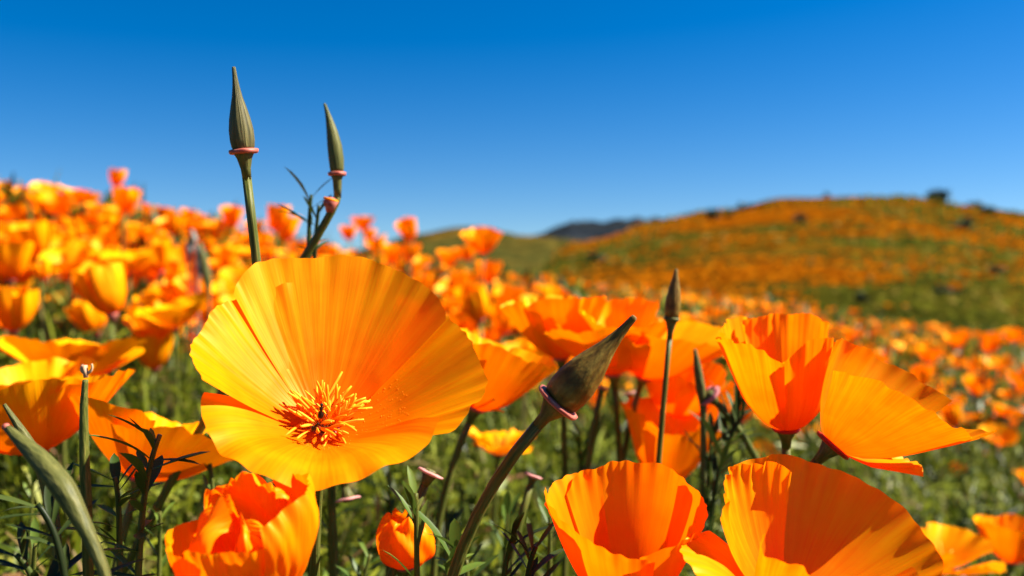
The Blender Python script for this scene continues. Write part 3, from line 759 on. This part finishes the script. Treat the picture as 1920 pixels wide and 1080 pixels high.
def field_poppy(p, kind_i, scale, tilt, label=None, group=None):
    kind, heads = HEADS[kind_i]
    f = Vector((p.x + random.uniform(-.012, .012), p.y + random.uniform(-.005, .015), 0)); f.z = float(ground(f.x, f.y)) - .004
    left = p.x < -.04 * p.y
    if not label:
        label = f'{WORD[kind]} orange poppy in the crowded field ' + ('up the slope beyond the large bloom' if left else 'below the big orange hill')
        group = 'poppies crowding the rising slope' if left else 'poppies in the field below the hill'
    e = empty('poppy', f, label=label, cat='poppy', group=group)
    d = p - f
    h = d.length
    q = d.to_track_quat('Z', 'Y').to_euler()
    o = obj('stem', STEM_F, e); o.scale = (scale, scale, h); o.rotation_euler = q
    rot = (tilt[0], tilt[1], random.uniform(0, 6.28))
    rm = Matrix.Rotation(tilt[1], 3, 'Y') @ Matrix.Rotation(tilt[0], 3, 'X') @ Matrix.Rotation(random.uniform(0, 6.28), 3, 'Z')
    for nm, me in [('petal', m) for m in heads] + [('calyx_rim', RIM_F)] + ([('stamens', STAM_F)] if kind in ('open', 'flared') else []):
        o = obj(nm, me, e, d); o.rotation_euler = rm.to_euler(); o.scale = (scale,) * 3
    FIELD_XY.append((p.x, p.y))

K = {k: i for i, k in enumerate(KINDS)}
# placed after the photograph: x, y of the flower's base, width in photo pixels, kind
SPOTS = [(130, 510, 95, 'flared'), (75, 480, 70, 'goblet'), (40, 455, 60, 'cup'), (20, 525, 80, 'goblet'), (160, 560, 90, 'cup'), (210, 590, 85, 'half'), (245, 510, 95, 'flared'), (300, 510, 80, 'cup'), (330, 615, 120, 'flared'),
         (295, 645, 100, 'cup'), (350, 600, 110, 'open'), (180, 625, 60, 'half'), (240, 640, 60, 'cup'), (290, 690, 70, 'half'), (370, 660, 80, 'cup'), (25, 620, 75, 'half'), (35, 410, 55, 'open'), (100, 400, 55, 'cup'), (80, 365, 48, 'open'),
         (130, 370, 50, 'open'), (160, 390, 48, 'cup'), (218, 350, 30, 'half'), (236, 395, 40, 'half'), (285, 400, 48, 'open'), (270, 445, 60, 'open'), (330, 440, 55, 'cup'), (210, 420, 50, 'cup'), (360, 420, 35, 'cup'), (436, 425, 42, 'goblet'),
         (480, 440, 40, 'cup'), (540, 450, 60, 'cup'), (518, 430, 42, 'half'), (405, 450, 50, 'cup'), (430, 480, 55, 'open'), (590, 480, 60, 'open'), (655, 450, 25, 'half'), (680, 432, 42, 'cup'), (694, 452, 26, 'goblet'), (712, 470, 40, 'cup'), (772, 450, 44, 'goblet'),
         (765, 490, 32, 'half'), (840, 500, 45, 'cup'), (880, 488, 48, 'cup'), (908, 475, 66, 'cup'), (870, 530, 55, 'open'), (915, 530, 45, 'goblet'), (860, 560, 60, 'cup'), (900, 600, 60, 'half'), (910, 580, 50, 'open'), (955, 580, 60, 'cup'), (945, 625, 50, 'half'),
         (1000, 580, 60, 'open'), (1040, 575, 50, 'cup'), (985, 625, 55, 'cup'), (1090, 580, 50, 'open'), (940, 680, 70, 'flared'), (985, 700, 80, 'cup'), (970, 745, 50, 'half'), (790, 500, 48, 'open'), (735, 490, 45, 'cup'),
         (1390, 790, 60, 'half'), (1350, 760, 60, 'cup'), (1640, 690, 40, 'cup'), (1690, 660, 40, 'open'), (1740, 680, 45, 'cup'), (1800, 650, 40, 'cup'), (1870, 690, 50, 'open'), (1880, 780, 60, 'open'), (1870, 830, 65, 'open'), (1760, 890, 50, 'cup'),
         (1810, 905, 30, 'half'), (1850, 920, 45, 'goblet'), (1865, 960, 40, 'half'), (1905, 870, 40, 'cup'), (1900, 970, 50, 'cup'), (1790, 800, 40, 'half'), (1830, 740, 50, 'cup'), (1720, 730, 40, 'half'), (1600, 640, 36, 'cup'), (1330, 610, 40, 'cup'), (1380, 615, 36, 'open'),
         (1295, 620, 44, 'cup'), (1210, 590, 40, 'cup'), (1150, 585, 44, 'open'), (1590, 700, 40, 'open'), (1900, 640, 34, 'cup'), (1850, 660, 34, 'half')]
for (x_, y_, w, kd) in SPOTS:
    d = .046 * FPX / w
    kw = {'cup': .036, 'goblet': .03, 'open': .05, 'flared': .05, 'half': .022}[kd]
    sc_ = min(1.25, max(.7, w / FPX * d / kw))
    d2 = kw * sc_ * FPX / w
    field_poppy(pix(x_, y_, d2), K[kd] + 5 * random.randrange(3), sc_, (random.uniform(-.1, .35), random.uniform(-.35, .35)))

def density(x, y):
    left = smooth((-x + .05 * y) / .5)
    d = .36 + .30 * left * (.5 + .5 * smooth((y - .9) / .5))
    d = d * smooth((y - .45) / .45) * (1 - .8 * smooth((x - .05) / .2) * (1 - smooth((y - 1.1) / .8)))
    return np.clip(d * (1 + .35 * sines(x * 3 + y, 1.2, 21) + .25 * sines(y * 3 - x, 1.7, 22)), 0, 1)
cand = []
while len(cand) < 12500:
    y_ = .45 + 5.2 * random.random() ** .8
    x_ = random.uniform(-.72 * y_ - .15, .72 * y_ + .15)
    if random.random() < float(density(x_, y_)):
        cand.append((y_, x_))
near = [c_ for c_ in cand if c_[0] < 2.2 and abs(c_[1]) < .62 * c_[0]]
near = sorted(near)
pick = [c_ for c_ in near if c_[0] > .85][:185]
for (y_, x_) in pick:
    hgt = random.uniform(.07, .15)
    p = Vector((x_, y_, float(ground(x_, y_)) + hgt))
    field_poppy(p, random.randrange(15), random.uniform(.6, .88), (random.gauss(0.1, .25), random.gauss(0, .25)))

# everything farther: one mass
pk = set(pick)
far = [c_ for c_ in cand if c_ not in pk and c_[0] > .95]
PT = []
for j in range(8):
    kd = KINDS[j % 5]
    ang, curl, W, L, cor = {'cup': (26, 4, 60, .029, .14), 'goblet': (17, -4, 60, .030, .12), 'open': (50, 8, 56, .030, .12), 'flared': (38, 30, 58, .031, .16), 'half': (12, -22, 62, .027, .18)}[kd]
    vs_, fs_, us_ = [], [], []; c0 = 0
    for i in range(4):
        P, F, uv = petal_arrays(az=90 * i, W=W, L=L, prof=[(0, 70), (.2, ang + 14), (.6, ang), (1, ang + curl)], off=.001 * (i % 2), corner=cor, ruf=.0015, nu=5, nv=4, fine=0, seed=900 + j * 4 + i)
        vs_.append(P); fs_.append(F + c0); us_.append(uv); c0 += len(P)
    PT.append((np.concatenate(vs_), np.concatenate(fs_), np.concatenate(us_)))
AV, AF, AU, SV, SF = [], [], [], [], []; c0 = 0; c1 = 0
for (y_, x_) in far:
    P, F, U_ = PT[random.randrange(8)]
    hgt = random.uniform(.07, .155); g = float(ground(x_, y_))
    Mx = np.array(Matrix.Rotation(random.gauss(0, .3), 3, 'Y') @ Matrix.Rotation(random.gauss(.1, .3), 3, 'X') @ Matrix.Rotation(random.uniform(0, 6.28), 3, 'Z')) * random.uniform(.55, .85)
    AV.append(P @ Mx.T + [x_, y_, g + hgt]); AF.append(F + c0); AU.append(U_); c0 += len(P)
    t = np.array([0, 2.09, 4.19]); ring = np.stack([np.cos(t), np.sin(t), 0 * t], 1) * .0014
    SV += [ring + [x_ + random.uniform(-.01, .01), y_, g - .005], ring + [x_, y_, g + hgt]]
    SF += [(c1 + a, c1 + (a + 1) % 3, c1 + 3 + (a + 1) % 3, c1 + 3 + a) for a in range(3)]; c1 += 6
nA = sum(len(q) for q in AF)
V = np.concatenate(AV + SV); F = np.concatenate([np.concatenate(AF), np.array(SF) + c0])
uv = np.concatenate([np.concatenate(AU), np.full((c1, 2), .5)])
mi = np.concatenate([np.zeros(nA), np.ones(len(SF))])
setp(obj('far_poppies', mesh_np('far_poppies', V, F, [M_PETAL_F, M_STEM], uv, mi)), 'mass of small far orange poppies covering the slope and lower field', 'poppies', kind='stuff')

# ------------------------------------------------------------------ green undergrowth
def tufts(name, label, pos, scl, nl, seed, mat, lw=.0011, ll=.026, fork=1):
    r = np.random.default_rng(seed)
    n = len(pos); N_ = n * nl
    P = np.repeat(pos, nl, 0); S = np.repeat(scl, nl)
    hgt = r.random(N_) ** .8
    az = r.uniform(0, 6.28, N_)
    rr = r.random(N_) ** .6 * .045
    b = P + np.stack([np.cos(az) * rr, np.sin(az) * rr, hgt * .085], 1) * S[:, None]
    el = np.radians(r.uniform(-5, 85, N_)); a2 = az + r.normal(0, .9, N_)
    if fork > 1:
        b, el, a2, S = [np.repeat(q, fork, 0) for q in (b, el, a2, S)]
        N_ *= fork
        k3 = np.tile(np.arange(fork) - (fork - 1) / 2, N_ // fork)
        a2 = a2 + k3 * r.uniform(.25, .6, N_); el = el + r.normal(0, .18, N_)
    D = np.stack([np.cos(a2) * np.cos(el), np.sin(a2) * np.cos(el), np.sin(el)], 1)
    side = np.stack([-np.sin(a2), np.cos(a2), r.normal(0, .5, N_)], 1); side /= np.linalg.norm(side, axis=1)[:, None]
    L_ = ll * S * r.uniform(.5, 1.3, N_); w_ = lw * S * r.uniform(.6, 1.6, N_)
    mid = b + D * (L_ * .55)[:, None]
    tip = b + D * L_[:, None] + np.stack([0 * L_, 0 * L_, -L_ * r.uniform(0, .3, N_)], 1)
    sw = side * w_[:, None]
    V = np.stack([b - sw * .4, b + sw * .4, mid + sw, mid - sw, tip + sw * .35, tip - sw * .35], 1).reshape(-1, 3)
    k = np.arange(N_)[:, None] * 6
    F = np.concatenate([k + [[0, 1, 2, 3]], k + [[3, 2, 4, 5]]])
    return setp(obj(name, mesh_np(name, V, F, mat)), label, 'foliage', kind='stuff')

def scatter(n, y0, y1, pw, seed, wid=.68):
    r = np.random.default_rng(seed)
    y = y0 + (y1 - y0) * r.random(n) ** pw
    x = r.uniform(-1, 1, n) * (wid * y + .12)
    return np.stack([x, y, ground(x, y)], 1), r
pos, r = scatter(5200, .30, 1.3, .75, 41)
tufts('undergrowth', 'tangle of fine green poppy leaves and grass under the near blooms', pos, r.uniform(.65, 1.3, len(pos)), 46, 42, M_GREEN)
pos, r = scatter(3600, .25, .8, .9, 47, .62)
tufts('near_leaves', 'broader green leaf blades and shoots low among the near stems', pos, r.uniform(.6, 1.1, len(pos)), 26, 48, M_GREEN, .0012, .015, 3)
pos, r = scatter(9000, 1.2, 5.5, .75, 43)
tufts('field_grass', 'green leaves and grass between the poppies of the farther field', pos, r.uniform(1.0, 1.75, len(pos)), 20, 44, M_GREEN, .0022, .036)

# ------------------------------------------------------------------ insects in the large bloom
def insect(p, d, L, label):
    e = empty('insect', p, label=label, cat='insect')
    d = Vector(d).normalized(); M = frame(d); Mn = np.array(M)
    lathe('body', [(-L * .5, L * .03), (-L * .35, L * .16), (-L * .15, L * .18), (0, L * .06), (.1 * L, L * .11), (.25 * L, L * .1), (.3 * L, L * .05), (.38 * L, L * .1), (.48 * L, L * .07), (.5 * L, L * .01)], (0, 0, 0), Mn, M_INSECT, 12, par=e)
    for k in range(6):
        sgn = 1 if k % 2 else -1; q = (k // 2 - 1) * .14 * L
        a = M @ Vector((sgn * L * .08, 0, q + .1 * L)); b = M @ Vector((sgn * L * .3, L * .05, q * 2 + .1 * L)) ; c_ = M @ Vector((sgn * L * .42, L * -.12, q * 3.2 + .1 * L))
        v, fc, u = tube([a, b, c_], [L * .022] * 3, 5)
        obj('leg', mesh_np('leg', v, fc, M_INSECT, u), e)
insect(pix(602, 771, .1815), (.15, -.3, 1), .0036, 'tiny dark insect climbing among the stamens of the large open bloom')
insect(pix(591, 800, .1800), (.5, -.4, .5), .0028, 'smaller dark insect at the base of the stamens in the large bloom')
